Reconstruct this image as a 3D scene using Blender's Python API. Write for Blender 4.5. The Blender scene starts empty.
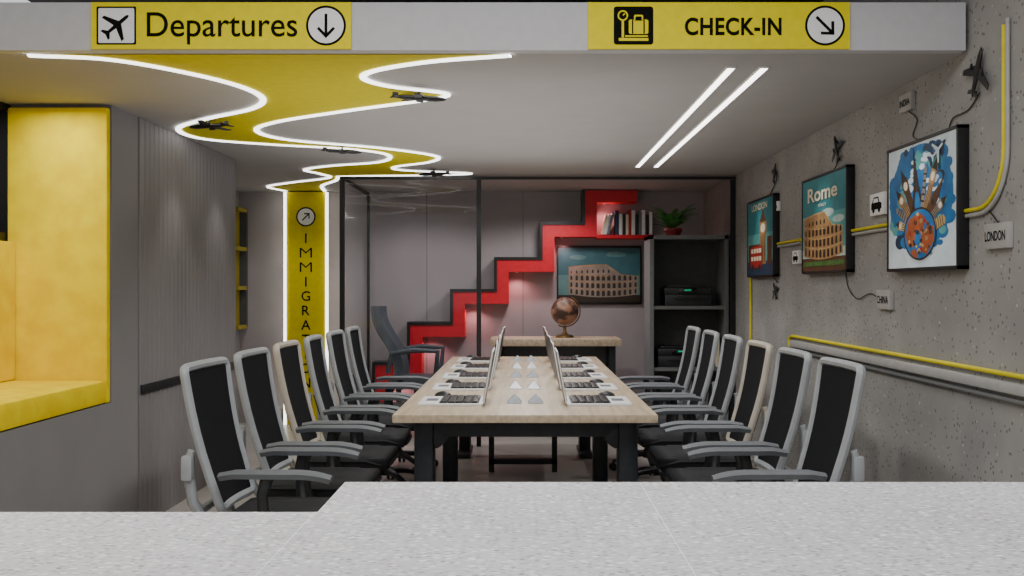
import bpy, bmesh, math, random
from mathutils import Vector, Matrix, Euler
random.seed(4)
R = math.radians
COL = bpy.context.scene.collection

# ------------------------------------------------------------------ materials
def lin(c):
    if isinstance(c, str):
        c = [int(c[i:i+2], 16) / 255 for i in (0, 2, 4)]
        c = [x / 12.92 if x <= .04045 else ((x + .055) / 1.055) ** 2.4 for x in c]
    return (c[0], c[1], c[2], 1)

def pmat(name, c1, c2=None, rough=.5, metal=0, scale=20, stretch=(1, 1, 1), bump=0, emit=None, es=0, lo=.35, hi=.65, detail=4, spec=None):
    m = bpy.data.materials.new(name); m.use_nodes = True
    nt = m.node_tree; N = nt.nodes; L = nt.links
    b = N['Principled BSDF']
    b.inputs['Roughness'].default_value = rough
    b.inputs['Metallic'].default_value = metal
    if spec is not None: b.inputs['Specular IOR Level'].default_value = spec
    tc = N.new('ShaderNodeTexCoord'); mp = N.new('ShaderNodeMapping')
    mp.inputs['Scale'].default_value = stretch
    no = N.new('ShaderNodeTexNoise'); no.inputs['Scale'].default_value = scale; no.inputs['Detail'].default_value = detail
    cr = N.new('ShaderNodeValToRGB')
    c1 = lin(c1); c2 = lin(c2) if c2 else tuple(x * .9 for x in c1[:3]) + (1,)
    cr.color_ramp.elements[0].position = lo; cr.color_ramp.elements[0].color = c1
    cr.color_ramp.elements[1].position = hi; cr.color_ramp.elements[1].color = c2
    L.new(tc.outputs['Object'], mp.inputs['Vector']); L.new(mp.outputs['Vector'], no.inputs['Vector'])
    L.new(no.outputs['Fac'], cr.inputs['Fac']); L.new(cr.outputs['Color'], b.inputs['Base Color'])
    if bump:
        bn = N.new('ShaderNodeBump'); bn.inputs['Strength'].default_value = bump; bn.inputs['Distance'].default_value = .01
        L.new(no.outputs['Fac'], bn.inputs['Height']); L.new(bn.outputs['Normal'], b.inputs['Normal'])
    if emit:
        b.inputs['Emission Color'].default_value = lin(emit); b.inputs['Emission Strength'].default_value = es
    return m

def speck_mat(name, base1, base2, dark, light, vs1, vs2, rough, t1=.16, t2=.12, stretch=(1, 1, 1)):
    m = pmat(name, base1, base2, rough=rough, scale=3, detail=6)
    nt = m.node_tree; N = nt.nodes; L = nt.links
    b = N['Principled BSDF']; src = b.inputs['Base Color'].links[0].from_socket
    tc = N.new('ShaderNodeTexCoord'); mp = N.new('ShaderNodeMapping'); mp.inputs['Scale'].default_value = stretch
    L.new(tc.outputs['Object'], mp.inputs['Vector'])
    for col, sc, th in ((dark, vs1, t1), (light, vs2, t2)):
        v = N.new('ShaderNodeTexVoronoi'); v.inputs['Scale'].default_value = sc
        L.new(mp.outputs['Vector'], v.inputs['Vector'])
        lt = N.new('ShaderNodeMath'); lt.operation = 'LESS_THAN'; lt.inputs[1].default_value = th
        L.new(v.outputs['Distance'], lt.inputs[0])
        sep = N.new('ShaderNodeSeparateColor'); L.new(v.outputs['Color'], sep.inputs[0])
        mu = N.new('ShaderNodeMath'); mu.operation = 'MULTIPLY'
        L.new(lt.outputs[0], mu.inputs[0]); L.new(sep.outputs[0], mu.inputs[1])
        mx = N.new('ShaderNodeMix'); mx.data_type = 'RGBA'
        L.new(mu.outputs[0], mx.inputs['Factor']); L.new(src, mx.inputs['A'])
        mx.inputs['B'].default_value = lin(col); src = mx.outputs['Result']
    L.new(src, b.inputs['Base Color'])
    return m

M = {}
M['ceil'] = pmat('ceiling_paint', 'aba8a7', 'a7a4a3', rough=.9, scale=4)
M['plen'] = pmat('dark_plenum', '1c1b1d', '242224', rough=.9)
M['wallg'] = pmat('grey_paint', '868485', '828081', rough=.8, scale=3)
M['ribg'] = pmat('grey_fluted', '868283', '7d797a', rough=.7, scale=3, stretch=(1, 1, .2))
M['backw'] = pmat('back_wall_laminate', 'a39b9d', '979092', rough=.6, scale=2)
M['conc'] = speck_mat('speckled_concrete', '999794', '8a8886', '625f5d', 'b6b3ae', 34, 24, .75, .22, .2)
M['counter'] = speck_mat('speckled_stone', 'bebcbe', 'b3b1b3', '77767c', 'e6e6e6', 180, 125, .5, .38, .34, (.5, 1, 1))
M['floor'] = pmat('floor_tile', 'b0aba6', 'a39e99', rough=.35, scale=2)
M['wood'] = pmat('light_ash_wood', 'c8b59c', 'ae9b82', rough=.45, scale=6, stretch=(6, .35, 6), detail=8)
M['yel'] = pmat('yellow_paint', 'd6c800', 'cec000', rough=.8, spec=.2)
M['yelsign'] = pmat('yellow_sign_film', 'ecdc00', 'e4d400', rough=.7, spec=.2)
M['yelpil'] = pmat('yellow_pillar_film', 'd8c600', 'd0be00', rough=.7, spec=.2)
M['yelup'] = pmat('yellow_upholstery', 'ffe400', 'f4d200', rough=.95, scale=9, bump=.14, spec=.1)
M['yelsh'] = pmat('yellow_shelf_laminate', '948420', '8c7c1c', rough=.7)
M['yeltube'] = pmat('yellow_tube', 'dccd08', 'd2c406', rough=.5)
M['led'] = pmat('led_white', 'ffffff', 'ffffff', emit='ffffff', es=3.5)
M['led2'] = pmat('linear_led_white', 'ffffff', 'ffffff', emit='fffaf2', es=6)
M['fascia'] = pmat('fascia_white', 'c4c3c5', 'bfbec0', rough=.7)
M['black'] = pmat('black_metal', '121214', '18181a', rough=.4)
M['ink'] = pmat('black_ink', '0c0d08', '10110c', rough=.8, spec=.1)
M['white'] = pmat('white_film', 'ececec', 'e4e4e4', rough=.6)
M['chframe'] = pmat('light_grey_plastic', '9fa3a7', '989ca0', rough=.5)
M['chcream'] = pmat('cream_plastic', 'bdb5a9', 'b4aca0', rough=.5)
M['chmesh'] = pmat('dark_mesh_fabric', '0e0f12', '1a1b1f', rough=.9, scale=260, bump=.4, spec=.2)
M['seat'] = pmat('dark_seat_fabric', '1c1d21', '26272b', rough=.9, scale=200, bump=.2)
M['pad'] = pmat('grey_soft_plastic', '686c71', '62666b', rough=.6)
M['chdark'] = pmat('dark_plastic', '1e1f22', '26272a', rough=.45)
M['leg'] = pmat('dark_table_metal', '24272c', '2b2f34', rough=.45, metal=.3)
M['silver'] = pmat('silver_shell', 'e6e7e9', 'dedfe1', rough=.5)
M['lid'] = pmat('grey_lid', '5c5e62', '54565a', rough=.4, metal=.2)
M['screen'] = pmat('black_screen', '08090b', '0c0d10', rough=.15)
M['red'] = pmat('red_lacquer', 'd00a26', 'c40820', rough=.5)
M['cab'] = pmat('grey_cabinet', '6e6f70', '686a6a', rough=.6)
M['cabin'] = pmat('dark_grey_interior', '454647', '4b4c4d', rough=.7)
M['exec'] = pmat('dark_grey_leather', '4a525a', '424a52', rough=.55)
M['paper'] = pmat('white_paper', 'dcdddf', 'd2d3d5', rough=.7)
M['tent'] = pmat('pale_acrylic', 'b8bfc8', 'a4abb4', rough=.2)
M['green'] = pmat('leaf_green', '4a8a3c', '34692c', rough=.5)
M['pot'] = pmat('red_brown_pot', '8a2a2a', '7a2424', rough=.5)
M['globe'] = pmat('antique_globe', '9a7058', '46322a', rough=.5, scale=9, lo=.45, hi=.55)
M['brass'] = pmat('brass', '80643a', '705832', rough=.4, metal=.6)
M['greenled'] = pmat('green_display', '20c090', '20c090', emit='20d0a0', es=.2)
M['ledge'] = pmat('pale_grey_trim', 'a9a8a5', 'a19f9d', rough=.5)
def ink(n, h, h2=None): M[n] = pmat(n, h, h2 or h, rough=.5, scale=12)
ink('i_teal', '247a84', '32868e'); ink('i_teal2', '4e9a9c', '5ca4a2'); ink('i_pale', 'bcd0ca', 'aac4be')
ink('i_dteal', '2c5c66', '35656c'); ink('i_dteal2', '4a7478', '55807f'); ink('i_stone', '8f8478', '7c7268')
ink('i_sky', '1878b4', '125f9c'); ink('i_cloud', 'dce8ee', 'c8dae2'); ink('i_tan', 'b08a5a', '987246'); ink('i_tan2', 'c8aa78', 'b89860')
ink('i_brown', '5c3a1e', '4c3018'); ink('i_dbrown', '2c2014'); ink('i_red', 'b0221a', '981814'); ink('i_green', '4f7a35', '3d6528')
ink('i_navy', '16304c', '1c3c5a'); ink('i_cream', 'f0e6cc', 'e8dcc0'); ink('i_orange', 'b05a28', '90441c'); ink('i_grey', '7d8790', '6b747d')

g = bpy.data.materials.new('clear_glass'); g.use_nodes = True
nt = g.node_tree; nt.nodes.clear()
o = nt.nodes.new('ShaderNodeOutputMaterial'); mx = nt.nodes.new('ShaderNodeMixShader')
t = nt.nodes.new('ShaderNodeBsdfTransparent'); t.inputs[0].default_value = (.96, .96, .97, 1)
gl = nt.nodes.new('ShaderNodeBsdfGlossy'); gl.inputs['Roughness'].default_value = .03
mx.inputs[0].default_value = .012
nt.links.new(t.outputs[0], mx.inputs[1]); nt.links.new(gl.outputs[0], mx.inputs[2]); nt.links.new(mx.outputs[0], o.inputs[0])
M['glass'] = g

# ------------------------------------------------------------------ mesh builder
def setp(ob, kw):
    for k, v in kw.items():
        if v is not None: ob[k] = v

class MB:
    def __init__(s): s.bm = bmesh.new()
    def merge(s, t, mi=0, X=None):
        for f in t.faces: f.material_index = mi
        if X is not None: t.transform(X)
        me = bpy.data.meshes.new('tmp'); t.to_mesh(me); t.free()
        s.bm.from_mesh(me); bpy.data.meshes.remove(me)
    def box(s, c, d, mi=0, bev=0, rot=None, seg=2):
        t = bmesh.new(); bmesh.ops.create_cube(t, size=1)
        bmesh.ops.scale(t, vec=d, verts=t.verts)
        if bev: bmesh.ops.bevel(t, geom=t.edges[:] + t.verts[:], offset=bev, segments=seg, affect='EDGES', profile=.6)
        X = Matrix.Translation(c)
        if rot: X = X @ Euler([R(a) for a in rot]).to_matrix().to_4x4()
        s.merge(t, mi, X); return s
    def bb(s, x0, x1, y0, y1, z0, z1, mi=0, bev=0):
        return s.box(((x0+x1)/2, (y0+y1)/2, (z0+z1)/2), (abs(x1-x0), abs(y1-y0), abs(z1-z0)), mi, bev)
    def cyl(s, a, b, r1, r2=None, seg=20, mi=0):
        a = Vector(a); b = Vector(b); r2 = r1 if r2 is None else r2
        t = bmesh.new(); bmesh.ops.create_cone(t, cap_ends=True, segments=seg, radius1=r1, radius2=r2, depth=(b-a).length)
        q = (b-a).to_track_quat('Z', 'Y').to_matrix().to_4x4()
        s.merge(t, mi, Matrix.Translation((a+b)/2) @ q); return s
    def sph(s, c, r, sc=(1, 1, 1), mi=0, u=24, v=14):
        t = bmesh.new(); bmesh.ops.create_uvsphere(t, u_segments=u, v_segments=v, radius=r)
        bmesh.ops.scale(t, vec=sc, verts=t.verts)
        s.merge(t, mi, Matrix.Translation(c)); return s
    def tube(s, pts, r, seg=8, mi=0, closed=False, flat=None):
        pts = [Vector(p) for p in pts]; n = len(pts)
        rr = r if isinstance(r, (list, tuple)) else [r]*n
        t = bmesh.new(); rings = []
        T = []
        for i in range(n):
            if closed: d = pts[(i+1) % n]-pts[i-1]
            else: d = pts[min(i+1, n-1)]-pts[max(i-1, 0)]
            T.append(d.normalized())
        up = Vector((0, 0, 1)) if abs(T[0].z) < .9 else Vector((1, 0, 0))
        nr = (up - T[0]*up.dot(T[0])).normalized()
        for i in range(n):
            nr = (nr - T[i]*nr.dot(T[i])).normalized(); bn = T[i].cross(nr)
            fa, fb = flat if flat else (1, 1)
            rings.append([t.verts.new(pts[i] + (nr*math.cos(a)*fa+bn*math.sin(a)*fb)*rr[i]) for a in [2*math.pi*k/seg for k in range(seg)]])
        m = n if closed else n-1
        for i in range(m):
            A = rings[i]; B = rings[(i+1) % n]
            for k in range(seg):
                t.faces.new((A[k], A[(k+1) % seg], B[(k+1) % seg], B[k]))
        if not closed:
            t.faces.new(rings[0][::-1]); t.faces.new(rings[-1])
        bmesh.ops.recalc_face_normals(t, faces=t.faces)
        s.merge(t, mi); return s
    def ext(s, poly, z0, z1, mi=0, X=None):
        t = bmesh.new(); vs = [t.verts.new((p[0], p[1], z0)) for p in poly]
        f = t.faces.new(vs)
        rr = bmesh.ops.extrude_face_region(t, geom=[f])
        bmesh.ops.translate(t, vec=(0, 0, z1-z0), verts=[v for v in rr['geom'] if isinstance(v, bmesh.types.BMVert)])
        bmesh.ops.triangulate(t, faces=[f for f in t.faces if len(f.verts) > 4])
        bmesh.ops.recalc_face_normals(t, faces=t.faces)
        s.merge(t, mi, X); return s
    def flat(s, poly, z, mi=0):
        t = bmesh.new(); f = t.faces.new([t.verts.new((p[0], p[1], z)) for p in poly])
        f.normal_update()
        if f.normal.z < 0: f.normal_flip()
        bmesh.ops.triangulate(t, faces=t.faces[:])
        s.merge(t, mi); return s
    def lathe(s, prof, seg=24, mi=0, X=None):
        t = bmesh.new(); rings = []
        for r, z in prof:
            rings.append([t.verts.new((r*math.cos(2*math.pi*k/seg), r*math.sin(2*math.pi*k/seg), z)) for k in range(seg)])
        for A, B in zip(rings, rings[1:]):
            for k in range(seg): t.faces.new((A[k], A[(k+1) % seg], B[(k+1) % seg], B[k]))
        bmesh.ops.remove_doubles(t, verts=t.verts, dist=1e-5)
        bmesh.ops.recalc_face_normals(t, faces=t.faces)
        s.merge(t, mi, X); return s
    def grid(s, fn, nu, nv, mi=0, thick=0):
        t = bmesh.new(); V = [[t.verts.new(fn(i/nu, j/nv)) for j in range(nv+1)] for i in range(nu+1)]
        for i in range(nu):
            for j in range(nv): t.faces.new((V[i][j], V[i+1][j], V[i+1][j+1], V[i][j+1]))
        if thick:
            bmesh.ops.recalc_face_normals(t, faces=t.faces)
            bmesh.ops.solidify(t, geom=t.faces[:], thickness=thick)
        s.merge(t, mi); return s
    def done(s, name, mats, parent=None, loc=None, rot=None, sharp=35, **kw):
        me = bpy.data.meshes.new(name); s.bm.to_mesh(me); s.bm.free()
        me.polygons.foreach_set('use_smooth', [True]*len(me.polygons))
        me.set_sharp_from_angle(angle=R(sharp))
        for m in mats: me.materials.append(M[m])
        ob = bpy.data.objects.new(name, me); COL.objects.link(ob)
        if parent: ob.parent = parent
        if loc: ob.location = loc
        if rot: ob.rotation_euler = [R(a) for a in rot]
        setp(ob, kw); return ob

def empty(name, loc=(0, 0, 0), rot=(0, 0, 0), **kw):
    e = bpy.data.objects.new(name, None); e.empty_display_size = .1
    COL.objects.link(e); e.location = loc; e.rotation_euler = [R(a) for a in rot]; setp(e, kw); return e

def clone(root, loc, rot=None, **kw):
    c = root.copy(); COL.objects.link(c); c.location = loc
    if rot is not None: c.rotation_euler = [R(a) for a in rot]
    def rec(src, dst):
        for k in [k for k in bpy.data.objects if k.parent == src]:
            n = k.copy(); COL.objects.link(n); n.parent = dst; rec(k, n)
    rec(root, c); setp(c, kw); return c

def text(body, mat, parent, w=None, h=None, loc=(0, 0, 0), bold=0, name='lettering', spacing=1, rot=None):
    cu = bpy.data.curves.new('t', 'FONT'); cu.body = body; cu.offset = bold; cu.extrude = 0; cu.space_character = spacing
    ob = bpy.data.objects.new('t', cu); COL.objects.link(ob)
    dg = bpy.context.evaluated_depsgraph_get(); dg.update()
    me = bpy.data.meshes.new_from_object(ob.evaluated_get(dg))
    bpy.data.objects.remove(ob); bpy.data.curves.remove(cu)
    xs = [v.co.x for v in me.vertices]; ys = [v.co.y for v in me.vertices]
    W = max(xs)-min(xs); H = max(ys)-min(ys); cx = (max(xs)+min(xs))/2; cy = (max(ys)+min(ys))/2
    sx = w/W if w else h/H; sy = h/H if h else sx
    for v in me.vertices: v.co = ((v.co.x-cx)*sx, (v.co.y-cy)*sy, 0)
    me.materials.clear(); me.materials.append(M[mat]); me.name = name
    o = bpy.data.objects.new(name, me); COL.objects.link(o); o.parent = parent; o.location = loc
    if rot: o.rotation_euler = [R(a) for a in rot]
    return o

def circ(cx, cy, r, n=32, ry=None):
    ry = ry or r
    return [(cx+r*math.cos(2*math.pi*i/n), cy+ry*math.sin(2*math.pi*i/n)) for i in range(n)]
def rect(x0, y0, x1, y1): return [(x0, y0), (x1, y0), (x1, y1), (x0, y1)]
def rrect(x0, y0, x1, y1, r):
    P = []
    for cx, cy, a in ((x1-r, y1-r, 0), (x0+r, y1-r, 90), (x0+r, y0+r, 180), (x1-r, y0+r, 270)):
        for k in range(6): P.append((cx+r*math.cos(R(a+18*k)), cy+r*math.sin(R(a+18*k))))
    return P
def line(x0, y0, x1, y1, w):
    d = Vector((x1-x0, y1-y0)).normalized()*w/2
    return [(x0-d.y, y0+d.x), (x0+d.y, y0-d.x), (x1+d.y, y1-d.x), (x1-d.y, y1+d.x)]
HALF = [(0, 1), (.07, .93), (.11, .8), (.12, .3), (.95, -.18), (.95, -.38), (.12, -.12), (.09, -.6), (.36, -.82), (.36, -.97), (0, -.86)]
PLANE = HALF + [(-x, y) for x, y in HALF[-2:0:-1]]
def xf(poly, cx, cy, s, a=0):
    c, sn = math.cos(R(a)), math.sin(R(a))
    return [(cx+s*(x*c-y*sn), cy+s*(x*sn+y*c)) for x, y in poly]
def arrow(mb, cx, cy, s, a, z, mi):
    for p in (line(0, .8, 0, -.68, .2), line(-.55, -.15, .06, -.78, .2), line(.55, -.15, -.06, -.78, .2)):
        mb.flat(xf(p, cx, cy, s, a), z, mi)
def catmull(P, n=10):
    P = [Vector(p) for p in P]; out = []
    Q = [P[0]*2-P[1]] + P + [P[-1]*2-P[-2]]
    for i in range(1, len(Q)-2):
        a, b, c, d = Q[i-1:i+3]
        for k in range(n):
            t = k/n
            out.append(.5*((2*b)+(c-a)*t+(2*a-5*b+4*c-d)*t*t+(3*b-a-3*c+d)*t**3))
    out.append(P[-1]); return out

XR, XL, C, YB = 1.88, -2.25, 2.4, 10.4
S = 'structure'
# ------------------------------------------------------------------ room shell
MB().bb(-3.1, 2.0, -1.5, 10.5, -.1, 0).done('floor', ['floor'], kind=S)
MB().bb(-3.1, XR, 4.26, 10.5, C, C+.06).done('ceiling', ['ceil'], kind=S)
MB().bb(-3.1, 2.0, -.5, 10.5, 3.2, 3.3).done('ceiling_upper', ['plen'], kind=S)
MB().bb(XR, XR+.12, -1.5, 10.5, 0, 3.2).done('wall_right', ['conc'], kind=S)
MB().bb(-3.1, XR, YB, YB+.1, 0, C).done('wall_far', ['backw'], kind=S)
MB().bb(XL-.12, XL, 5.47, 7.81, 0, C).done('wall_left', ['wallg'], kind=S)
MB().bb(-3.0, XL-.12, 5.47, 5.59, 0, C).done('wall_niche_side', ['wallg'], kind=S)
MB().bb(-3.0, XL, 1.5, 5.47, 0, .773).done('wall_niche_base', ['wallg'], kind=S)
MB().bb(-3.0, -2.81, 1.5, 5.47, .773, 1.66).done('wall_niche_back', ['wallg'], kind=S)
MB().bb(-3.1, -2.95, 5.59, YB, 0, C).done('wall_corridor', ['wallg'], kind=S)
w = MB(); w.bb(-2.86, -2.85, 1.5, 5.47, 1.66, C, 1)
for z in (1.68, 2.38): w.bb(-2.87, -2.80, 1.5, 5.47, z-.02, z+.02)
for y in (2.2, 3.3, 4.4, 5.45): w.bb(-2.87, -2.80, y-.02, y+.02, 1.66, C)
w.done('window_1', ['black', 'screen'], kind=S)
pts = []; y = 5.85
while y < 7.74:
    pts += [(y, 0), (y+.01, .006), (y+.053, .006), (y+.063, 0), (y+.07, 0)]; y += .075
poly = [(5.85, -.005)] + pts + [(7.81, 0), (7.81, -.005)]
X = Matrix(((0, 1, 0, XL+.006), (1, 0, 0, 0), (0, 0, 1, 0), (0, 0, 0, 1)))
w = MB(); w.ext(poly, 0, C-.002, 0, X); w.done('trim_1', ['ribg'], kind=S, sharp=20)
MB().bb(XL+.012, XL+.03, 5.85, 7.81, .78, .832, 0, .004).done('trim_2', ['chdark'], kind=S)
for x in (-1.0, .0, ): MB().bb(x-.003, x+.003, YB-.004, YB, 0, C).done('trim_4', ['cab'], kind=S)
MB().bb(-2.4, 1.86, 4.2, 4.258, C-.002, 2.6, 0, .002).done('trim_3', ['fascia'], kind=S)

# ------------------------------------------------------------------ overhead signs
def sign(label, x0, x1):
    e = empty('hanging_sign', ((x0+x1)/2, 4.193, 2.499), (90, 0, 0), label=label, category='sign')
    W = x1-x0
    MB().box((0, 0, 0), (W, .196, .01), 0, .001).done('sign_panel', ['yelsign'], e)
    return e, W
e, W = sign('yellow departures sign with airplane icon and down arrow', -1.81, -.72)
a = MB(); cx = -W/2+.107
a.flat(rrect(cx-.083, -.08, cx+.083, .08, .006), .0055, 0)
a.flat(rrect(cx-.075, -.073, cx+.075, .073, .006), .006, 1)
a.flat(xf(PLANE, cx, 0, .068, -50), .0065, 0)
a.done('airplane_icon', ['ink', 'white'], e)
text('Departures', 'ink', e, w=.63, h=.135, loc=(-W/2+.55, -.012, .007), bold=.004)
a = MB(); cx = W/2-.105
a.flat(circ(cx, 0, .084, 48), .0055, 0); a.flat(circ(cx, 0, .074, 48), .006, 1); arrow(a, cx, 0, .062, 0, .0065, 0)
a.done('down_arrow_icon', ['ink', 'white'], e)
e, W = sign('yellow check-in sign with luggage icon and diagonal arrow', .273, 1.37)
a = MB(); cx = -W/2+.19
a.flat(rrect(cx-.083, -.08, cx+.083, .08, .012), .0055, 0)
a.flat(rrect(cx-.02, -.035, cx+.062, .025, .008), .006, 1); a.flat(rrect(cx+.002, .02, cx+.04, .045, .006), .006, 1)
a.flat(rrect(cx+.008, .022, cx+.034, .038, .004), .0065, 0)
for q in (cx-.004, cx+.044): a.flat(rect(q-.003, -.034, q+.003, .024), .0065, 0)
a.flat(circ(cx-.045, .042, .022, 24), .006, 1); a.flat(circ(cx-.045, .042, .016, 24), .0063, 0)
a.flat(line(cx-.045, .042, cx-.037, .05, .005), .0067, 1); a.flat(rect(cx-.05, -.05, cx-.04, .02), .006, 1)
a.flat(rect(cx-.062, -.064, cx+.062, -.052), .006, 1); a.flat(rect(cx-.035, -.047, cx+.06, -.041), .006, 1)
a.done('luggage_icon', ['ink', 'yelsign'], e)
text('CHECK-IN', 'ink', e, w=.405, h=.075, loc=(-W/2+.607, -.004, .007), bold=.028, spacing=1.08)
a = MB(); cx = W/2-.105
a.flat(circ(cx, 0, .084, 48), .0055, 0); a.flat(circ(cx, 0, .074, 48), .006, 1); arrow(a, cx, 0, .064, 45, .0065, 0)
a.done('diagonal_arrow_icon', ['ink', 'white'], e)

# ------------------------------------------------------------------ ceiling river
LFT = [(-2.113, 4.27), (-1.796, 4.348), (-1.542, 4.63), (-1.386, 4.95), (-1.368, 5.263), (-1.517, 5.556), (-1.871, 5.882), (-2.156, 6.25), (-2.12, 6.667), (-1.6875, 6.944), (-1.236, 7.143), (-1.007, 7.463), (-1.126, 7.874), (-1.569, 8.13), (-1.832, 8.403), (-1.765, 8.696), (-1.75, 9.01), (-2.198, 9.434), (-2.5, 9.804), (-2.43, 10.24)]
RGT = [(-.055, 4.27), (-.408, 4.386), (-.676, 4.566), (-.754, 4.739), (-.655, 4.926), (-.398, 5.102), (-.489, 5.263), (-.966, 5.587), (-1.485, 5.988), (-1.684, 6.329), (-1.564, 6.711), (-1.014, 7.092), (-.662, 7.519), (-.732, 7.874), (-1.049, 8.197), (-1.0, 8.439), (-.461, 8.66), (-.75, 8.79), (-1.62, 8.90), (-1.74, 9.26), (-1.95, 9.71), (-2.03, 10.24)]
RGT[18] = (-1.56, 8.88); RGT.insert(19, (-1.66, 9.0))
Lp = catmull([(x, y, 0) for x, y in LFT], 8); Rp = catmull([(x, y, 0) for x, y in RGT], 8)
w = MB(); w.flat([(p.x, p.y) for p in Lp+Rp[::-1]], 0)
w.done('ceiling_inlay', ['yel'], loc=(0, 0, C-.003), label='winding yellow painted band on the grey ceiling', category='ceiling decoration')
def strip(P):
    t = bmesh.new(); prev = None; hw = .016
    for i, p in enumerate(P):
        d = (P[min(i+1, len(P)-1)]-P[max(i-1, 0)]).normalized(); n = Vector((-d.y, d.x, 0))*hw
        q = [t.verts.new(p+n), t.verts.new(p-n), t.verts.new(p-n+Vector((0, 0, -.008))), t.verts.new(p+n+Vector((0, 0, -.008)))]
        if prev:
            for k in range(4): t.faces.new((prev[k], prev[(k+1) % 4], q[(k+1) % 4], q[k]))
        prev = q
    bmesh.ops.recalc_face_normals(t, faces=t.faces); return t
for P in (Lp, Rp):
    w = MB(); w.merge(strip(P)); w.done('led_strip', ['led'], loc=(0, 0, C-.004), label='curving white LED strip edging the yellow ceiling band', category='light', group='curved ceiling LED strips')
for x in (.94, 1.09):
    e = empty('linear_light', (x, 6.36, C), label='long straight white recessed ceiling light', category='light', group='straight ceiling lights')
    MB().box((0, 0, -.004), (.044, 3.7, .008)).done('light_housing', ['white'], e)
    MB().box((0, 0, -.007), (.030, 3.68, .008)).done('light_diffuser', ['led2'], e)

# ------------------------------------------------------------------ toy airplanes
def airplane(s):
    e = empty('model_airplane', label='small dark model airplane fixed below the yellow ceiling band', category='model airplane')
    f = MB(); f.lathe([(0, -1), (.03, -.95), (.08, -.6), (.10, 0), (.10, .6), (.06, .88), (0, 1)], 14)
    f.bm.transform(Matrix.Scale(s, 4)); f.done('fuselage', ['black'], e, rot=(-90, 0, 0))
    wg = MB(); wg.ext([(.0, .35), (.95, -.18), (.95, -.40), (0, -.15), (-.95, -.40), (-.95, -.18)], -.02, .02)
    for sx in (-.4, .4): wg.cyl((sx, .0, -.05), (sx, .25, -.05), .045, .045, 10)
    wg.bm.transform(Matrix.Scale(s, 4)); wg.done('wing', ['black'], e)
    tl = MB(); tl.ext([(0, -.62), (.36, -.82), (.36, -.96), (0, -.86), (-.36, -.96), (-.36, -.82)], -.015, .015)
    tl.box((0, -.84, .08), (.03, .2, .14)); tl.bm.transform(Matrix.Scale(s, 4)); tl.done('tail', ['black'], e)
    MB().cyl((0, 0, 0), (0, 0, .035), .006, seg=8).done('mounting_rod', ['black'], e)
    return e
P0 = airplane(.145); P0.location = (-.525, 5.05, C-.04); P0.rotation_euler = (0, R(3), R(-70)); P0['group'] = 'ceiling model airplanes'
for loc, rz in (((-1.86, 5.92, C-.04), 70), ((-1.27, 7.02, C-.04), -65), ((-.75, 8.42, C-.04), 75)):
    clone(P0, loc, (0, 3, rz))

# ------------------------------------------------------------------ immigration pillar
e = empty('immigration_sign', (-2.225, 10.3, 0), label='tall yellow immigration pillar sign with arrow and lit edges', category='sign')
MB().bb(-.2, .2, -.05, .09, 0, C-.014).done('pillar_panel', ['yelpil'], e)
for x in (-.214, .214): MB().bb(x-.013, x+.013, -.06, -.03, 0, C-.02).done('edge_light', ['led'], e)
a = MB(); a.flat(circ(0, 0, .1, 40), .001, 0); a.flat(circ(0, 0, .085, 40), .002, 1); arrow(a, 0, 0, .065, 135, .003, 0)
a.done('arrow_icon', ['ink', 'white'], e, loc=(0, -.052, 2.13), rot=(90, 0, 0))
for i, ch in enumerate('IMMIGRATION'):
    text(ch, 'ink', e, w=.125 if ch == 'M' else None, h=.1, loc=(.0, -.053, 1.91-.148*i), bold=-.008 if ch == 'M' else .008, name='letter', rot=(90, 0, 0))

e = empty('corridor_shelf', (-2.904, 10.2, 0), label='narrow dull yellow open wall shelf', category='shelf')
w = MB(); w.bb(-.044, .044, .15, .19, 1.0, 2.2, 1)
for z in (1.0, 1.4, 1.8, 2.2): w.bb(-.044, .044, -.15, .15, z-.02, z+.02)
w.bb(-.044, -.03, -.15, .15, 1.0, 2.2); w.done('shelf_frame', ['yelsh', 'cabin'], e)

# ------------------------------------------------------------------ niche bench
e = empty('niche_bench', (-2.55, 4.0, .775), label='yellow upholstered window bench built into the wall niche', category='bench')
for y0, y1 in ((-2, -.7), (-.69, 1.41)):
    w = MB(); w.bb(-.25, .3, y0, y1, 0, .127, 0, .03); w.done('seat_cushion', ['yelup'], e)
    w = MB(); w.bb(-.255, -.19, y0, y1, .127, .875, 0, .025); w.done('back_cushion', ['yelup'], e)
MB().bb(-.245, .297, 1.415, 1.465, .0, C-.795, 0, .015).done('side_panel', ['yelup'], e)

# ------------------------------------------------------------------ glass enclosure
e = empty('glass_partition', (0, 8.85, 0), label='black-framed glass partition around the rear office', category='partition')
MB().bb(-1.62, XR, -.018, .018, C-.04, C-.015).done('top_rail', ['black'], e)
for x in (-1.6, -.39, 1.855): MB().bb(x-.02, x+.02, -.02, .02, 0, C-.045).done('post', ['black'], e)
MB().bb(-1.612, -1.588, 1.48, 1.52, 0, C-.03).done('post', ['black'], e)
MB().bb(-1.612, -1.588, .02, 1.5, C-.045, C-.015).done('side_rail', ['black'], e)
MB().bb(-1.58, -.41, -.004, .004, 0.0, C-.045).done('glass_pane', ['glass'], e)
MB().bb(-1.604, -1.596, .02, 1.48, 0.0, C-.045).done('glass_pane', ['glass'], e)

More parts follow.
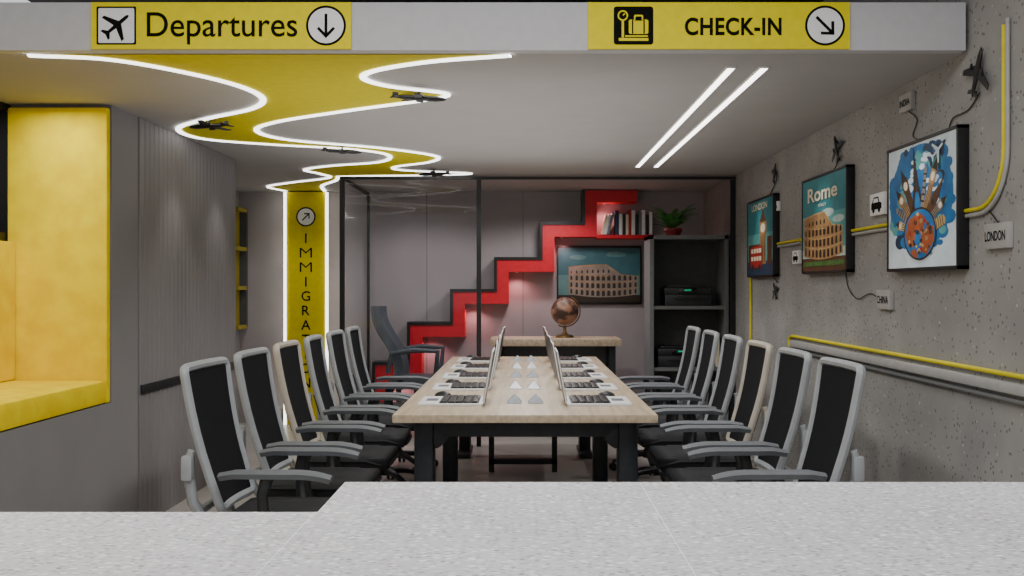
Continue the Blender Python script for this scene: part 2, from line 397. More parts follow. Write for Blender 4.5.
# ------------------------------------------------------------------ red stair shelf
OUT = [(1.16, 2.39), (.63, 2.39), (.63, 2.04), (.20, 2.04), (.20, 1.684), (-.264, 1.684), (-.264, 1.36), (-.71, 1.36), (-.71, 1.024), (-1.147, 1.024), (-1.147, .618), (-1.5, .618), (-1.5, .02)]
T = .12
INN = [(1.16, 2.39-T)] + [(x+T, z-T) for x, z in OUT[1:-1]] + [(-1.5+T, .02)]
OO = [(1.16, 2.397)] + [(x-.03, z+.03 if z < 2.3 else 2.397) for x, z in OUT[1:-1]] + [(-1.53, .02)]
X = Matrix(((1, 0, 0, 0), (0, 0, 1, 0), (0, 1, 0, 0), (0, 0, 0, 1)))
e = empty('stair_shelf', (0, 0, 0), label='red zigzag stair-shaped wall shelf with black edge', category='shelf')
w = MB(); w.ext(OUT+INN[::-1], 10.15, 10.398, 0, X); w.done('shelf_band', ['red'], e)
w = MB(); w.ext(OO+OUT[::-1], 10.14, 10.398, 0, X); w.done('edge_trim', ['black'], e)
stairlamps = []
for i in range(1, len(OUT)-1, 2):
    x0, z = OUT[i]
    MB().cyl((x0+T+.08, 10.27, z-T-.008), (x0+T+.08, 10.27, z-T+.001), .018, seg=14).done('spot_fitting', ['white'], e)
    stairlamps.append((x0+T+.08, 10.27, z-T-.02))
MB().bb(.75, 1.35, 10.15, 10.398, 1.905, 1.94).done('book_board', ['red'], e)
bc = ['i_cream', 'white', 'i_grey', 'i_navy', 'white', 'chdark', 'i_cream', 'i_red', 'white', 'chdark', 'i_grey', 'white', 'chdark', 'white']
x = .79
for k in range(14):
    th = random.uniform(.024, .038); h = random.uniform(.2, .26)
    tilt = 14 if k < 3 else 0
    if k == 3: x += .06
    e = empty('book', (x+th/2, 10.25, 1.941 + (math.sin(R(tilt))*th/2 if tilt else 0)), (0, tilt, 0), label='upright book on the red shelf' if not tilt else 'leaning book on the red shelf', category='book', group='books on the red shelf')
    MB().bb(-th/2, th/2, -.08, .08, 0, h, 0, .003).done('cover', [bc[k]], e)
    MB().bb(-th/2+.003, th/2-.003, -.07, .083, .004, h+.001).done('pages', ['paper'], e)
    x += th + .002

# ------------------------------------------------------------------ art helpers
def colosseum(a, x0, y0, x1, y1, z, m_wall, m_arch, m_lite, cols=11):
    W = x1-x0; H = y1-y0; N = 24
    def yt(u): return y0 + H*(1 - .28*min(1, max(0, (u-.55)/.2)) - .08*(2*u-1)**2)
    def yb(u): return y0 + H*(.10*(2*u-1)**2)
    P = [(x0+W*u, yb(u)) for u in [i/N for i in range(N+1)]] + [(x0+W*u, yt(u)) for u in [i/N for i in range(N, -1, -1)]]
    a.flat(P, z, m_wall)
    a.flat([(x0+W*u, yt(u)-H*.03) for u in [i/N for i in range(N+1)]] + [(x0+W*u, yt(u)) for u in [i/N for i in range(N, -1, -1)]], z+.0003, m_lite)
    for r in range(4):
        for c in range(cols):
            u = (c+.5)/cols
            if r == 3 and u > .6: continue
            hh = H*(1-.08*(2*u-1)**2)-(yb(u)-y0)
            b = yb(u)+hh*(.04+.235*r); h = hh*(.17 if r < 3 else .1); w2 = W/cols*.3*(1-.45*(2*u-1)**2)*(1 if r < 3 else .6)
            cx = x0+W*u
            a.flat([(cx-w2, b), (cx+w2, b), (cx+w2, b+h*.7), (cx+w2*.6, b+h*.93), (cx, b+h), (cx-w2*.6, b+h*.93), (cx-w2, b+h*.7)], z+.0003, m_arch)
    for r in range(3):
        for uu in range(N):
            u0, u1 = uu/N, (uu+1)/N
            if r == 2 and u1 > .6: continue
            f0 = yb(u0)+H*.235*(r+1)*.9; f1 = yb(u1)+H*.235*(r+1)*.9
            a.flat([(x0+W*u0, f0), (x0+W*u1, f1), (x0+W*u1, f1+H*.02), (x0+W*u0, f0+H*.02)], z+.0006, m_lite)
def bigben(a, cx, y0, w, h, z, m1, m2, m3):
    a.flat(rect(cx-w/2, y0, cx+w/2, y0+h*.68), z, m1)
    for k in (-.3, 0, .3): a.flat(rect(cx+k*w-w*.05, y0+h*.03, cx+k*w+w*.05, y0+h*.5), z+.0003, m2)
    a.flat(rect(cx-w*.6, y0+h*.52, cx+w*.6, y0+h*.74), z+.0004, m1)
    a.flat(circ(cx, y0+h*.63, w*.4, 20, h*.08), z+.0007, m3)
    a.flat([(cx-w*.55, y0+h*.74), (cx+w*.55, y0+h*.74), (cx+w*.25, y0+h*.86), (cx, y0+h), (cx-w*.25, y0+h*.86)], z+.0004, m2)
def eiffel(a, cx, y0, w, h, z, m):
    a.flat([(cx-w/2, y0), (cx-w*.3, y0), (cx-w*.1, y0+h*.3), (cx+w*.1, y0+h*.3), (cx+w*.3, y0), (cx+w/2, y0), (cx+w*.2, y0+h*.35), (cx+w*.07, y0+h*.7), (cx, y0+h), (cx-w*.07, y0+h*.7), (cx-w*.2, y0+h*.35)], z, m)
    a.flat(rect(cx-w*.25, y0+h*.3, cx+w*.25, y0+h*.34), z+.0003, m); a.flat(rect(cx-w*.14, y0+h*.55, cx+w*.14, y0+h*.58), z+.0003, m)
class XA:
    def __init__(s, a, cx, cy, ang): s.a, s.cx, s.cy, s.g = a, cx, cy, ang
    def flat(s, P, z, mi): s.a.flat(xf(P, s.cx, s.cy, 1, s.g), z, mi)
def poster(yc, zc, W, H, label):
    e = empty('wall_poster', (XR-.001, yc, zc), (90, 0, -90), label=label, category='poster')
    w = MB()
    w.box((0, 0, .022), (W-.01, H-.01, .044))
    for s in (-1, 1):
        w.box((s*(W/2-.008), 0, .0245), (.016, H, .049), 0, .001); w.box((0, s*(H/2-.008), .0245), (W, .016, .049), 0, .001)
    w.done('frame', ['black'], e)
    return e
def sc(mb, W, H): mb.bm.transform(Matrix.Diagonal((W, H, 1, 1)))

# collage poster
W, H = .82, .61
e = poster(4.62, 1.785, W, H, 'black-framed poster of world landmarks around a globe')
a = MB(); z = .045
mats = ['i_pale', 'i_sky', 'i_cloud', 'i_tan', 'i_brown', 'i_cream', 'i_red', 'i_green', 'i_orange', 'i_grey', 'i_navy', 'i_tan2', 'i_dbrown', 'i_teal2', 'i_stone']
a.flat(rect(-.48, -.48, .48, .48), z, 2)
rnd = random.Random(7)
a.flat(circ(-.01, .05, .45, 40, .41), z+.0002, 1)
for k in range(150):
    t = rnd.uniform(0, 2*math.pi); rr = rnd.uniform(.25, .45)
    r = rnd.uniform(.025, .08)
    cx = max(-.47+r, min(.47-r, rr*math.cos(t))); cy = max(-.46+r, min(.46-r, .05+rr*math.sin(t)))
    a.flat(circ(cx, cy, r, 12, r*rnd.uniform(.5, 1)), z+.0003+.000003*k, rnd.choice([1, 1, 1, 1, 13, 10, 1]))
for k in range(20):
    t = rnd.uniform(0, 2*math.pi); rr = rnd.uniform(.1, .3); r = rnd.uniform(.02, .05)
    a.flat(circ(rr*math.cos(t), .14+rr*math.sin(t)*.8, r, 12, r*.6), z+.0008+.000006*k, 2)
G = (0, -.22)
spec = [(74, 'b', .06, .22, 11), (58, 'p', .06, .26, 14), (44, 'b', .07, .36, 3), (28, 'b', .075, .44, 4), (8, 'e', .2, .56, 12), (-10, 'p', .045, .36, 14), (-24, 'b', .065, .46, 3), (-40, 'c', .08, .36, 4), (-56, 'b', .06, .28, 14), (-76, 'p', .09, .2, 11)]
for k, (ang, kind, w_, h_, m_) in enumerate(spec):
    xa = XA(a, G[0], G[1], ang); zz = z+.0012+.0001*k; b0 = .16
    if kind == 'b': bigben(xa, 0, b0, w_, h_, zz, m_, 12, 5)
    elif kind == 'e': eiffel(xa, 0, b0, w_, h_, zz, 12)
    elif kind == 'p':
        xa.flat([(-w_/2, b0), (w_/2, b0), (w_*.4, b0+h_*.9), (0, b0+h_), (-w_*.4, b0+h_*.9)], zz, m_)
        for q in range(6): xa.flat([(-w_*.45, b0+h_*(.08+.14*q)), (w_*.45, b0+h_*(.08+.14*q)), (w_*.44, b0+h_*(.12+.14*q)), (-w_*.44, b0+h_*(.12+.14*q))], zz+.0003, 12)
    else:
        xa.flat([(-w_*.6, b0), (w_*.6, b0), (w_*.5, b0+h_*.5), (w_*.2, b0+h_*.75), (0, b0+h_), (-w_*.2, b0+h_*.75), (-w_*.5, b0+h_*.5)], zz, m_)
        xa.flat(circ(0, b0+h_*.35, w_*.3, 12), zz+.0003, 12)
a.flat(circ(G[0], G[1], .23, 36, .2), z+.0030, 12); a.flat(circ(G[0], G[1], .215, 36, .186), z+.0032, 1)
for P in ([(-.2, -.22), (-.15, -.1), (0, -.06), (.08, -.10), (.05, -.2), (-.06, -.22), (-.08, -.32), (-.17, -.3)], [(.02, -.24), (.12, -.16), (.2, -.18), (.2, -.28), (.1, -.38), (.04, -.36)], [(-.14, -.35), (-.05, -.33), (-.02, -.4), (-.08, -.395)]):
    a.flat(P, z+.0033, 8)
for k in range(50):
    t = rnd.uniform(0, 2*math.pi); rr = .18*rnd.random()**.5; r = rnd.uniform(.01, .026)
    a.flat(circ(G[0]+rr*math.cos(t), G[1]+rr*math.sin(t)*.86, r, 9, r*.8), z+.0036+.000006*k, rnd.choice([12, 4, 8, 8, 11, 10, 6, 3, 4]))
a.flat(xf(PLANE, .24, .36, .13, -60), z+.0042, 10); a.flat(xf(PLANE, .242, .362, .09, -60), z+.0045, 2)
sc(a, W, H); a.done('print', mats, e, sharp=1)

# Rome poster
W, H = .91, .61
e = poster(6.115, 1.795, W, H, 'black-framed travel poster of Rome with the ancient arena')
a = MB(); z = .045
a.flat(rect(-.48, -.48, .48, .48), z, 0); a.flat(rect(-.48, -.48, .48, .1), z+.0003, 1); a.flat(rect(-.48, -.48, .48, -.25), z+.0005, 2)
for cx, cy, r in ((-.2, .05, .12), (.1, .1, .14), (.33, .02, .12)): a.flat(circ(cx, cy, r, 20, r*.3), z+.0006+.0001*cx, 2)
a.flat([(-.48, -.34), (.48, -.34), (.48, -.48), (-.48, -.48)], z+.0008, 7)
colosseum(a, -.44, -.36, .42, .12, z+.001, 3, 5, 4, 10)
for k in range(14): a.flat(circ(-.43+.066*k, -.4, .035, 10, .03), z+.0022+.00003*k, 6)
sc(a, W, H); a.done('print', ['i_teal', 'i_teal2', 'i_pale', 'i_tan', 'i_tan2', 'i_dbrown', 'i_green', 'i_brown'], e, sharp=1)
text('Rome', 'i_cream', e, w=.60, h=.09, loc=(-.01, .19, .0495), bold=.02)
text('ITALY', 'i_cream', e, w=.16, h=.016, loc=(0, .115, .0495), bold=.01)

# London poster
W, H = .85, .61
e = poster(7.745, 1.79, W, H, 'black-framed travel poster of London with clock tower and red bus')
a = MB(); z = .045
a.flat(rect(-.48, -.48, .48, .48), z, 0); a.flat(rect(-.48, -.48, .48, .05), z+.0003, 1); a.flat(rect(-.48, -.48, .48, -.3), z+.0005, 2)
bigben(a, .12, -.34, .22, .72, z+.0008, 3, 4, 5)
a.flat(rect(-.44, -.33, .02, -.08), z+.0007, 4)
a.flat(rrect(-.36, -.38, .1, -.1, .03), z+.002, 6)
for r in (-.17, -.27):
    for k in range(4): a.flat(rect(-.33+.105*k, r-.02, -.25+.105*k, r+.035), z+.0024, 5)
for k in (-.26, 0): a.flat(circ(k, -.38, .045, 16), z+.0028, 7)
a.flat(rect(.28, -.34, .44, 0), z+.0007, 4)
sc(a, W, H); a.done('print', ['i_teal', 'i_teal2', 'i_navy', 'i_tan', 'i_brown', 'i_cream', 'i_red', 'i_dbrown'], e, sharp=1)
text('LONDON', 'i_cream', e, w=.5, h=.05, loc=(0, .24, .0495), bold=.01)

# arena print on far wall
e = empty('wall_picture', (.79, YB-.001, 1.535), (90, 0, 0), label='wide black-framed picture of the ancient Roman arena', category='poster')
W, H = .88, .61
w = MB(); w.box((0, 0, .015), (W, H, .03), 0, .003); w.done('frame', ['black'], e)
a = MB(); z = .031
a.flat(rect(-.48, -.46, .48, .46), z, 0); a.flat(rect(-.48, -.46, .48, .0), z+.0003, 1); a.flat(rect(-.48, -.46, .48, -.34), z+.0006, 2)
for cx, cy, r in ((-.25, .3, .1), (.2, .35, .12)): a.flat(circ(cx, cy, r, 20, r*.4), z+.0005, 1)
colosseum(a, -.36, -.38, .46, .18, z+.001, 3, 2, 4, 13)
sc(a, W, H); a.done('print', ['i_dteal', 'i_dteal2', 'i_dbrown', 'i_stone', 'i_tan'], e, sharp=1)

# ------------------------------------------------------------------ wall conduits
xw = XR-.016
def arc(cy, cz, r, a0, a1, n=8): return [(xw, cy+r*math.cos(R(a0+(a1-a0)*k/n)), cz+r*math.sin(R(a0+(a1-a0)*k/n))) for k in range(n+1)]
e = empty('wall_tube', (0, 0, 0), label='thin yellow tube running behind the posters and turning upward', category='pipe')
path = [(xw, 8.3, 1.725), (xw, 6, 1.725)] + arc(4.096, 1.945, .22, 270, 180) + [(xw, 3.876, 2.42)]
MB().tube(path, .0085, 10).done('yellow_tube', ['yeltube'], e)
pg = [(xw+.004, 8.3, 1.703), (xw+.004, 6, 1.703)] + [(xw+.004, p[1], p[2]) for p in arc(4.096, 1.945, .242, 270, 180)] + [(xw+.004, 3.854, 2.44)]
MB().tube(pg, .009, 8).done('grey_tube', ['ledge'], e)
for y_, z_ in ((8.1, 1.725), (6.8, 1.725), (5.3, 1.725), (3.87, 2.1), (3.87, 2.4)): MB().box((XR-.006, y_, z_), (.012, .03, .04), 0, .003).done('clip', ['ledge'], e)
e = empty('wall_tube', (0, 0, 0), label='lower yellow tube on a pale ledge along the concrete wall', category='pipe')
MB().tube([(xw, 6.98, .99), (xw, 7.0, 1.02), (xw, 6.99, 1.055), (xw, 6.93, 1.068), (xw, 5, 1.068), (xw, 2.5, 1.068)], .010, 10).done('yellow_tube', ['yeltube'], e)
MB().bb(XR-.035, XR, 2.5, 6.93, .995, 1.04, 0, .012).done('ledge', ['ledge'], e)
MB().bb(XR-.03, XR, 2.5, 6.95, .965, .98, 0, .004).done('lower_rail', ['cab'], e)
MB().tube([(XR-.012, 8.2, 1.71), (XR-.012, 8.2, .9)], .009, 8).done('wall_tube', ['yeltube'], label='short vertical yellow tube on the concrete wall', category='pipe')

def plate(yc, zc, w_, h_, body, label, car=False):
    e = empty('wall_plate', (XR-.001, yc, zc), (90, 0, -90), label=label, category='sign')
    MB().box((0, 0, .012), (w_, h_, .024), 0, .003).done('plate', ['white' if car else 'ledge'], e)
    if car:
        a = MB(); s = w_*.38
        a.flat(xf([(-1, -.35), (1, -.35), (1, .05), (.6, .12), (.4, .5), (-.5, .5), (-.85, .1), (-1, .05)], 0, 0, s), .0245, 0)
        for c in (-.55, .55): a.flat(circ(c*s, -.35*s, .25*s, 16), .0248, 0)
        a.flat(xf([(-.45, .4), (.3, .4), (.42, .12), (-.6, .12)], 0, 0, s), .025, 1)
        a.done('car_icon', ['ink', 'white'], e)
    if body: text(body, 'ink', e, w=w_*.84, h=h_*.4, loc=(0, 0, .0255), bold=.02)
plate(3.93, 1.605, .2, .1, 'LONDON', 'small grey plate lettered LONDON on the concrete wall')
plate(5.25, 1.84, .2, .115, None, 'small white plate with black car icon', True)
plate(5.16, 1.34, .19, .1, 'CHINA', 'small grey plate lettered CHINA on the concrete wall')
plate(4.86, 2.30, .15, .085, 'INDIA', 'small grey plate lettered INDIA on the concrete wall')
plate(6.81, 1.61, .16, .09, None, 'small white plate with black vehicle icon', True)
plate(7.35, 2.0, .12, .07, None, 'tiny white plate with black vehicle icon', True)
for k, (yc, zc, s, sp) in enumerate(((4.087, 2.28, .13, 25), (5.93, 2.23, .11, -25), (7.4, 2.25, .10, 25), (7.4, 1.38, .09, -30))):
    p = clone(P0, (XR-.04*s/.105-.002, yc, zc), None, label='dark model airplane mounted upright on the concrete wall', group='wall model airplanes')
    q = s/.145*.8
    Mx = Matrix(((0, 0, 1), (1, 0, 0), (0, 1, 0))) @ Matrix.Rotation(R(sp), 3, 'Z')
    p.rotation_euler = Mx.to_euler(); p.scale = (q*1.25, q*1.0, q)
    p.location.x = XR - .035*q
def wire(pts):
    MB().tube(catmull([(XR-.008, y, z) for y, z in pts], 8), .0032, 6).done('wall_wire', ['chdark'], label='thin dark wire looping across the concrete wall', category='wire', group='wall wires')
wire([(4.1, 2.2), (4.2, 2.15), (4.35, 2.14), (4.4, 2.09)])
wire([(4.86, 2.26), (4.75, 2.2), (4.8, 2.13), (4.7, 2.09)])
wire([(5.93, 2.16), (6.0, 2.12), (6.1, 2.10)])
wire([(5.24, 1.34), (5.4, 1.37), (5.6, 1.34), (5.75, 1.4), (5.8, 1.49)])
wire([(7.4, 2.18), (7.5, 2.14), (7.6, 2.1)])
wire([(7.35, 1.44), (7.45, 1.47), (7.5, 1.49)])
wire([(3.93, 1.65), (4.0, 1.7), (4.05, 1.72)])

# ------------------------------------------------------------------ counter
e = empty('reception_counter', (0, 0, 0), label='pale speckled stone reception counter with a stepped edge', category='counter')
w = MB(); w.ext([(-2.2, .55), (1.86, .55), (1.86, 1.804), (-.321, 1.804), (-.321, 1.5625), (-2.2, 1.5625)], 1.0, 1.05)
w.done('counter_top', ['counter'], e)
w = MB(); w.ext([(-2.15, .75), (1.84, .75), (1.84, 1.75), (-.27, 1.75), (-.27, 1.5), (-2.15, 1.5)], 0, .999)
w.done('counter_base', ['fascia'], e)
for x in (.21, -.325):
    MB().bb(x-.0009, x+.0009, .56, 1.80 if x > 0 else 1.55, 1.0495, 1.0502).done('joint_line', ['paper'], e)

# ------------------------------------------------------------------ conference table
TZ = .80; Y0, Y1 = 4.73, 8.75
e = empty('conference_table', (0, 0, 0), label='long light ash conference table with dark metal legs', category='table')
MB().bb(-.62, .64, Y0, Y1, TZ-.04, TZ, 0, .008).done('table_top', ['wood'], e)
for yy in (5.0, 6.75, 8.45):
    w = MB()
    w.bb(-.50, .52, yy-.04, yy+.04, .66, .74, 0, .015)
    for s, x in ((-1, -.49), (1, .52)):
        w.box((x, yy, .39), (.10, .13, .74), 0, .03); w.box((x, yy, .02), (.11, .5, .04), 0, .012)
        w.box((x-s*.06, yy, .66), (.10, .09, .10), 0, .03, rot=(0, 45, 0))
    w.done('leg_frame', ['leg'], e)
w = MB(); w.bb(-.3, -.24, Y0+.35, Y1-.3, .69, .76); w.bb(.24, .3, Y0+.35, Y1-.3, .69, .76); w.done('under_beam', ['leg'], e)
w = MB(); w.bb(-.26, .26, 7.6, 7.66, .06, .1); w.bb(-.26, -.22, 7.6, 7.66, .0, .75); w.bb(.22, .26, 7.6, 7.66, 0, .75); w.done('stretcher', ['black'], e)
MB().bb(-.2, .2, 5.2, 8.3, .64, .74, 0, .01).done('cable_tray', ['chdark'], e)

LW = .175
def laptop():
    e = empty('laptop', label='open silver laptop with black keys on the conference table', category='laptop', group='laptops on the conference table')
    MB().bb(-.20, .13, -LW, LW, 0, .014, 0, .005).done('base', ['silver'], e)
    w = MB(); w.bb(-.095, .11, -LW+.012, LW-.012, .0138, .0152, 0)
    for r in range(5):
        for c in range(11):
            w.box((-.070+.039*r, -.145+.029*c, .0185), (.034, .025, .008), 0, .002)
    w.done('keyboard', ['black'], e)
    MB().bb(-.17, -.11, -.055, .055, .0135, .0150).done('touchpad', ['pad'], e)
    w = MB(); w.bb(-.004, .004, -LW, LW, 0, .27, 0, .003); w.bb(-.006, -.004, -LW+.01, LW-.01, .01, .26, 1)
    w.bb(.0041, .0052, -LW+.006, LW-.006, .004, .266, 2)
    w.done('screen', ['silver', 'screen', 'lid'], e, loc=(.134, 0, .012), rot=(0, 10, 0))
    return e
def mouse():
    e = MB().sph((0, 0, 0), .05, (1.0, .6, .62), u=20, v=12)
    bmesh.ops.bisect_plane(e.bm, geom=e.bm.verts[:]+e.bm.edges[:]+e.bm.faces[:], plane_co=(0, 0, 0), plane_no=(0, 0, -1), clear_outer=True)
    return e.done('computer_mouse', ['black'], label='small black computer mouse beside a laptop', category='computer mouse', group='computer mice on the conference table')
L0 = laptop(); m0 = mouse()
rows = [5.25, 6.0, 6.75, 7.5, 8.25]
first = True
for yy in rows:
    for sd in (-1, 1):
        l = L0 if first else clone(L0, (0, 0, 0)); h = m0 if first else clone(m0, (0, 0, 0)); first = False
        l.location = (sd*.345+.01, yy, TZ); l.rotation_euler = (0, 0, R(random.uniform(-2, 2))+(0 if sd < 0 else math.pi))
        h.location = (sd*.45+.01, yy+.26, TZ+.001); h.rotation_euler = (0, 0, R(random.uniform(-20, 20)))
for i, yy in enumerate(rows):
    for x in (-.045, .065):
        w = MB(); w.lathe([(.055, 0), (.055, .004), (.006, .045), (0, .047)], 4)
        w.done('desk_pyramid', ['tent'], loc=(x, yy-.02, TZ), rot=(0, 0, 45), label='small pale translucent pyramid on the conference table', category='desk ornament', group='pyramids on the conference table', sharp=10)

# ------------------------------------------------------------------ office chairs
def chair(fm, label):
    e = empty('office_chair', label=label, category='chair', group='chairs around the conference table')
    def bp(u, v): return Vector((-.235-.135*v-.018*math.sin(math.pi*v)+.02*u*u, u*(.205+.045*v), .52+.562*v))
    ru, rv = .13, .045
    def corner(cu, cv, a0):
        return [(cu+ru*math.cos(R(a0+15*k)), cv+rv*math.sin(R(a0+15*k))) for k in range(7)]
    uv = corner(1-ru, 1-rv, 0)+[(u, 1) for u in (.5, 0, -.5)]+corner(-1+ru, 1-rv, 90)+[(-1, v) for v in (.85, .7, .55, .4, .25, .15)]+corner(-1+ru, rv, 180)+[(u, 0) for u in (-.5, 0, .5)]+corner(1-ru, rv, 270)+[(1, v) for v in (.15, .25, .4, .55, .7, .85)]
    MB().tube([bp(u, v) for u, v in uv], .0185, 8, closed=True).done('back_frame', [fm], e)
    MB().grid(lambda a, b: bp(-.97+1.94*a, .02+.96*b), 10, 16, 0, .006).done('back_mesh', ['chmesh'], e)
    w = MB()
    w.grid(lambda a, b: bp(-.75+1.5*a, .18+.22*b)+Vector((-.028, 0, 0)), 8, 6, 0, .012); w.done('lumbar_support', ['chdark'], e)
    w = MB()
    for s in (-1, 1):
        w.tube([(-.10, s*.10, .40), (-.28, s*.13, .42), (-.335, s*.19, .55), (-.35, s*.215, .70), (-.33, s*.22, .76)], [.02, .02, .022, .022, .014], 10)
        w.box((-.345, s*.215, .69), (.045, .05, .10), 0, .012)
    w.tube([(-.33, -.17, .5), (-.335, 0, .5), (-.33, .17, .5)], .018, 8)
    w.done('back_bracket', [fm], e)
    w = MB()
    def st(a, b):
        x = -.25+.50*a; y = -.25+.5*b
        edge = max(abs(2*a-1), abs(2*b-1))**6
        return Vector((x*(1-.05*(2*b-1)**4)+.01, y*(1-.06*(2*a-1)**4), .50-.03*edge-(.03*max(0, a-.75)/.25)))
    w.grid(st, 12, 12); w.box((.005, 0, .455), (.48, .47, .06), 0, .025, seg=3)
    w.done('seat', ['seat'], e)
    MB().box((-.02, 0, .405), (.26, .22, .05), 0, .015).done('seat_mechanism', ['chdark'], e)
    for s in (-1, 1):
        ar = MB(); ar.tube([(.0, s*.14, .41), (.0, s*.25, .42), (-.02, s*.285, .47), (-.03, s*.285, .60), (-.01, s*.28, .672)], [.02, .022, .024, .022, .026], 10)
        a_ = ar.done('armrest', ['chdark'], e)
        pd = MB()
        def pp(a, b):
            x = -.2+.44*a; wd = .045*(1-.35*(2*a-1)**4); y = s*.275+(2*b-1)*wd
            return Vector((x, y, .695-.010*(2*b-1)**2-.022*max(0, (a-.7)/.3)**2-.012*max(0, (.15-a)/.15)))
        pd.grid(pp, 14, 6, 0, .022); pd.done('arm_pad', ['pad'], a_)
    w = MB(); w.cyl((0, 0, .12), (0, 0, .26), .03); w.cyl((0, 0, .26), (0, 0, .40), .018); w.done('gas_lift', ['chdark'], e)
    w = MB(); w.cyl((0, 0, .09), (0, 0, .15), .045, .035)
    for k in range(5):
        a = R(72*k+18); c, s_ = math.cos(a), math.sin(a)
        w.tube([(.03*c, .03*s_, .12), (.15*c, .15*s_, .11), (.29*c, .29*s_, .075)], [.028, .022, .016], 8, flat=(.8, 1.2))
    w.done('star_base', ['chdark'], e)
    for k in range(5):
        a = R(72*k+18); c, s_ = math.cos(a), math.sin(a)
        w = MB()
        for q in (-1, 1): w.cyl((.29*c-s_*.008*q, .29*s_+c*.008*q, .03), (.29*c-s_*.026*q, .29*s_+c*.026*q, .03), .03, .027, 16)
        w.cyl((.29*c, .29*s_, .03), (.29*c, .29*s_, .075), .009); w.done('caster', ['chdark'], e)
    return e
lg = 'office chair with light grey frame, dark mesh back and grey armrests'
lc = 'office chair with cream frame, dark mesh back and grey armrests'
CG = chair('chframe', lg); CC = chair('chcream', lc)
used = set()
for i in range(6):
    yy = 4.15+.72*i
    for sd in (-1, 1):
        src = CC if i == 2 else CG
        rz = (0 if sd < 0 else 180) + random.uniform(-2, 2)
        if src.name not in used:
            used.add(src.name); src.location = (sd*.97, yy, 0); src.rotation_euler = (0, 0, R(rz))
        else: clone(src, (sd*.97, yy, 0), (0, 0, rz))

# ------------------------------------------------------------------ rear office
e = empty('desk', (0, 0, 0), label='light wooden desk with dark panel legs in the rear office', category='desk')
MB().bb(-.31, .93, 9.42, 9.98, .85, .92, 0, .01).done('desk_top', ['wood'], e)
MB().bb(-.26, -.2, 9.5, 9.9, 0, .85).done('leg', ['leg'], e); MB().bb(.82, .88, 9.5, 9.9, 0, .85).done('leg', ['leg'], e)
MB().bb(-.2, .82, 9.86, 9.9, .3, .85).done('modesty_panel', ['cab'], e)
e = empty('globe', (.405, 9.7, .92), label='antique brown desk globe on a brass stand', category='globe')
MB().sph((0, 0, .255), .135, u=36, v=20).done('globe_ball', ['globe'], e)
MB().tube([(.15*math.cos(R(a)), 0, .255+.15*math.sin(R(a))) for a in range(-115, 70, 10)], .006, 8).done('meridian_arc', ['brass'], e)
MB().lathe([(0, 0), (.09, 0), (.085, .02), (.03, .035), (.015, .06), (.015, .115), (0, .115)], 24).done('stand', ['brass'], e)
e = empty('executive_chair', (-1.0, 9.45, 0), label='high-back dark blue-grey leather executive chair', category='chair')
def eb(a, b):
    v = b; u = 2*a-1
    return Vector((-.22-.20*v+.04*math.sin(v*6)+.05*u*u, u*.25*(1-.3*max(0, v-.7)), .55+.68*v))
MB().grid(eb, 8, 16, 0, .07).done('backrest', ['exec'], e)
MB().box((.02, 0, .52), (.52, .52, .11), 0, .04, seg=3).done('seat', ['exec'], e)
for s in (-1, 1):
    MB().tube([(-.24, s*.29, .62), (-.2, s*.3, .80), (0, s*.3, .83), (.22, s*.3, .82), (.2, s*.29, .6), (.1, s*.26, .5)], .025, 10).done('armrest', ['exec'], e)
w = MB(); w.cyl((0, 0, .08), (0, 0, .47), .03)
for k in range(5): w.tube([(0, 0, .11), (.3*math.cos(R(72*k)), .3*math.sin(R(72*k)), .05)], [.03, .018], 8); w.sph((.3*math.cos(R(72*k)), .3*math.sin(R(72*k)), .03), .03)
w.done('star_base', ['chdark'], e)
e = empty('open_cabinet', (0, 0, 0), label='tall grey open shelving cabinet holding printers', category='cabinet')
ca, cb, cy0, cy1 = 1.13, 1.83, 8.9, 9.32
w = MB(); w.bb(ca, ca+.035, cy0, cy1, 0, 1.87); w.bb(cb-.035, cb, cy0, cy1, 0, 1.87); w.bb(ca, cb, cy0, cy1, 1.835, 1.87); w.bb(ca, cb, cy0, cy1, 0, .06)
w.done('cabinet_body', ['cab'], e)
MB().bb(ca+.035, cb-.035, cy1-.02, cy1, .06, 1.835).done('back_panel', ['cabin'], e)
for z in (1.21, .66): MB().bb(ca+.035, cb-.035, cy0+.01, cy1-.02, z, z+.03).done('shelf', ['cab'], e)
def printer(x, y, z, s=1):
    e = empty('printer', (x, y, z), label='black desktop printer on a cabinet shelf', category='printer', group='printers in the cabinet')
    w = MB(); w.box((0, 0, .05), (.42, .3, .1), 0, .012); w.box((0, .02, .13), (.42, .26, .07), 0, .012); w.box((0, .03, .175), (.36, .2, .02), 0, .006); w.done('body', ['chdark'], e)
    MB().box((0, -.13, .065), (.26, .08, .015), 0, .004).done('output_tray', ['black'], e)
    w = MB(); w.box((0, -.117, .135), (.16, .012, .05), 0, .003); w.done('control_panel', ['screen'], e)
    MB().box((0, -.124, .14), (.06, .004, .015)).done('display', ['greenled'], e)
    return e
printer(1.48, 9.1, 1.241); printer(1.42, 9.1, .691)
for k in range(3): MB().bb(-.018, .018, -.12, .12, 0, .28, 0, .004).done('binder', ['i_navy' if k % 2 else 'i_cream'], loc=(1.675+.038*k, 9.12, .691), label='upright binder in the grey cabinet', category='binder', group='binders in the cabinet')
e = empty('potted_plant', (1.36, 9.08, 1.871), label='small green leafy plant in a red-brown pot', category='plant')
MB().lathe([(0, 0), (.06, 0), (.085, .05), (.08, .07), (.07, .065), (0, .06)], 20).done('pot', ['pot'], e)
w = MB()
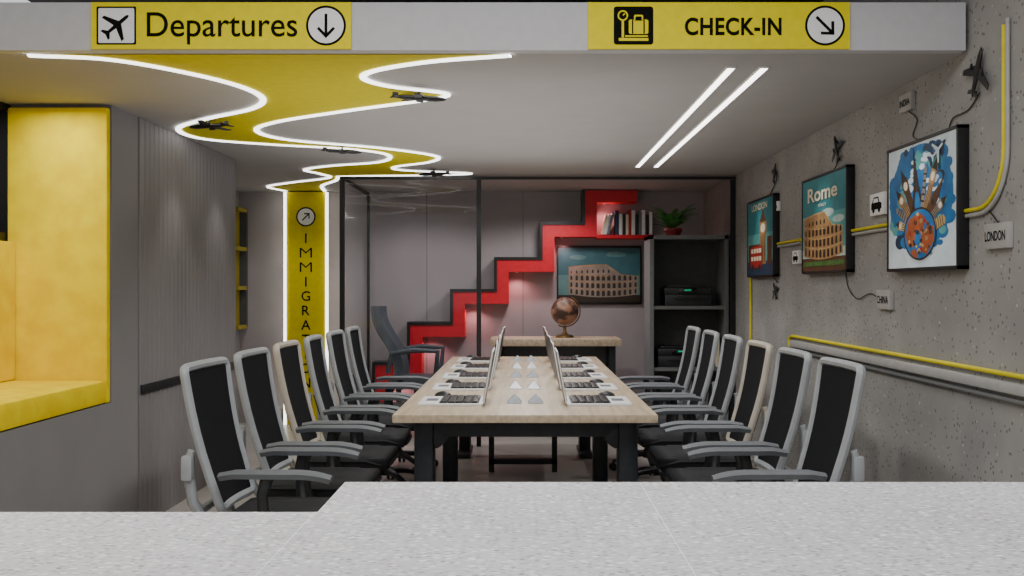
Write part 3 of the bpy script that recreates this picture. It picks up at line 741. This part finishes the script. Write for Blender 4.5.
for k in range(34):
    a = 2.4*k; ln = random.uniform(.17, .27); up = random.uniform(.4, 1.7)
    def lf(p, q, a=a, ln=ln, up=up):
        r = ln*p*.9; wd = .03*math.sin(math.pi*min(1, p*.95+.05))*(2*q-1)
        zz = .06+ln*up*(p-.45*p*p)
        return Vector((r*math.cos(a)-wd*math.sin(a), r*math.sin(a)+wd*math.cos(a), zz+abs(2*q-1)*.006))
    w.grid(lf, 8, 2)
w.done('leaves', ['green'], e)

# ------------------------------------------------------------------ lights
def lamp(kind, loc, energy, color=(1, 1, 1), rot=(0, 0, 0), size=.05, cone=100, blend=.6, sy=None):
    d = bpy.data.lights.new('lamp_light', kind); d.energy = energy; d.color = color
    if kind == 'SPOT': d.spot_size = R(cone); d.spot_blend = blend; d.shadow_soft_size = size
    elif kind == 'AREA':
        d.shape = 'RECTANGLE'; d.size = size; d.size_y = sy or size
    else: d.shadow_soft_size = size
    o = bpy.data.objects.new('lamp_light', d); COL.objects.link(o); o.location = loc; o.rotation_euler = [R(a) for a in rot]; return o
for y in (4.6, 6.1, 7.7): lamp('SPOT', (1.66, y, 2.37), 32, (1, .97, .93), (0, 10, 0), .03, 80, .8)
for y in (6.4, 7.3): lamp('SPOT', (-2.0, y, 2.37), 14, (1, .97, .95), (0, -5, 0), .03, 85, .8)
lamp('AREA', (-2.45, 4.6, 2.36), 12, (1, .99, .95), (0, 0, 0), .35, sy=1.4)  # added fill light for the yellow niche, no fixture there
for y in (5.4, 6.9, 8.3): lamp('SPOT', (0, y, 2.37), 64, (1, .98, .95), (0, 0, 0), .12, 150, .5)  # added general light onto the table, no visible downlights
lamp('AREA', (-.3, 6.2, 1.75), 19, (1, .99, .97), (180, 0, 0), 2.4, sy=3.4)  # added upward light without any fixture, brightens ceiling and yellow band
lamp('AREA', (-.2, 2.0, 3.15), 110, (1, .99, .98), (0, 0, 0), 2.8, sy=1.6)  # unseen area light added to light the counter
lamp('SPOT', (.3, 9.5, 2.37), 50, (1, .95, .94), (0, 0, 0), .1, 155, .5)  # added spot without fixture, brightens the rear office
lamp('SPOT', (-1.0, 9.5, 2.37), 30, (1, .94, .94), (0, 0, 0), .1, 155, .5)  # second added spot for the rear office, also without fixture
lamp('SPOT', (-2.4, 9.2, 2.37), 28, (1, .97, .95), (0, 0, 0), .1, 150, .5)
for p in stairlamps: lamp('SPOT', p, 6, (1, .4, .4), (0, 0, 0), .012, 140, .8)
wd = bpy.data.worlds.new('World'); bpy.context.scene.world = wd; wd.use_nodes = True
wd.node_tree.nodes['Background'].inputs[0].default_value = (.96, .96, 1, 1)
wd.node_tree.nodes['Background'].inputs[1].default_value = .88

# ------------------------------------------------------------------ camera
cd = bpy.data.cameras.new('Camera'); cam = bpy.data.objects.new('Camera', cd); COL.objects.link(cam)
cam.location = (0, 0, 1.4); cam.rotation_euler = (R(90), 0, 0)
cd.sensor_width = 36; cd.lens = 36*1000/1024; cd.shift_x = -11/1024; cd.clip_start = .05
bpy.context.scene.camera = cam
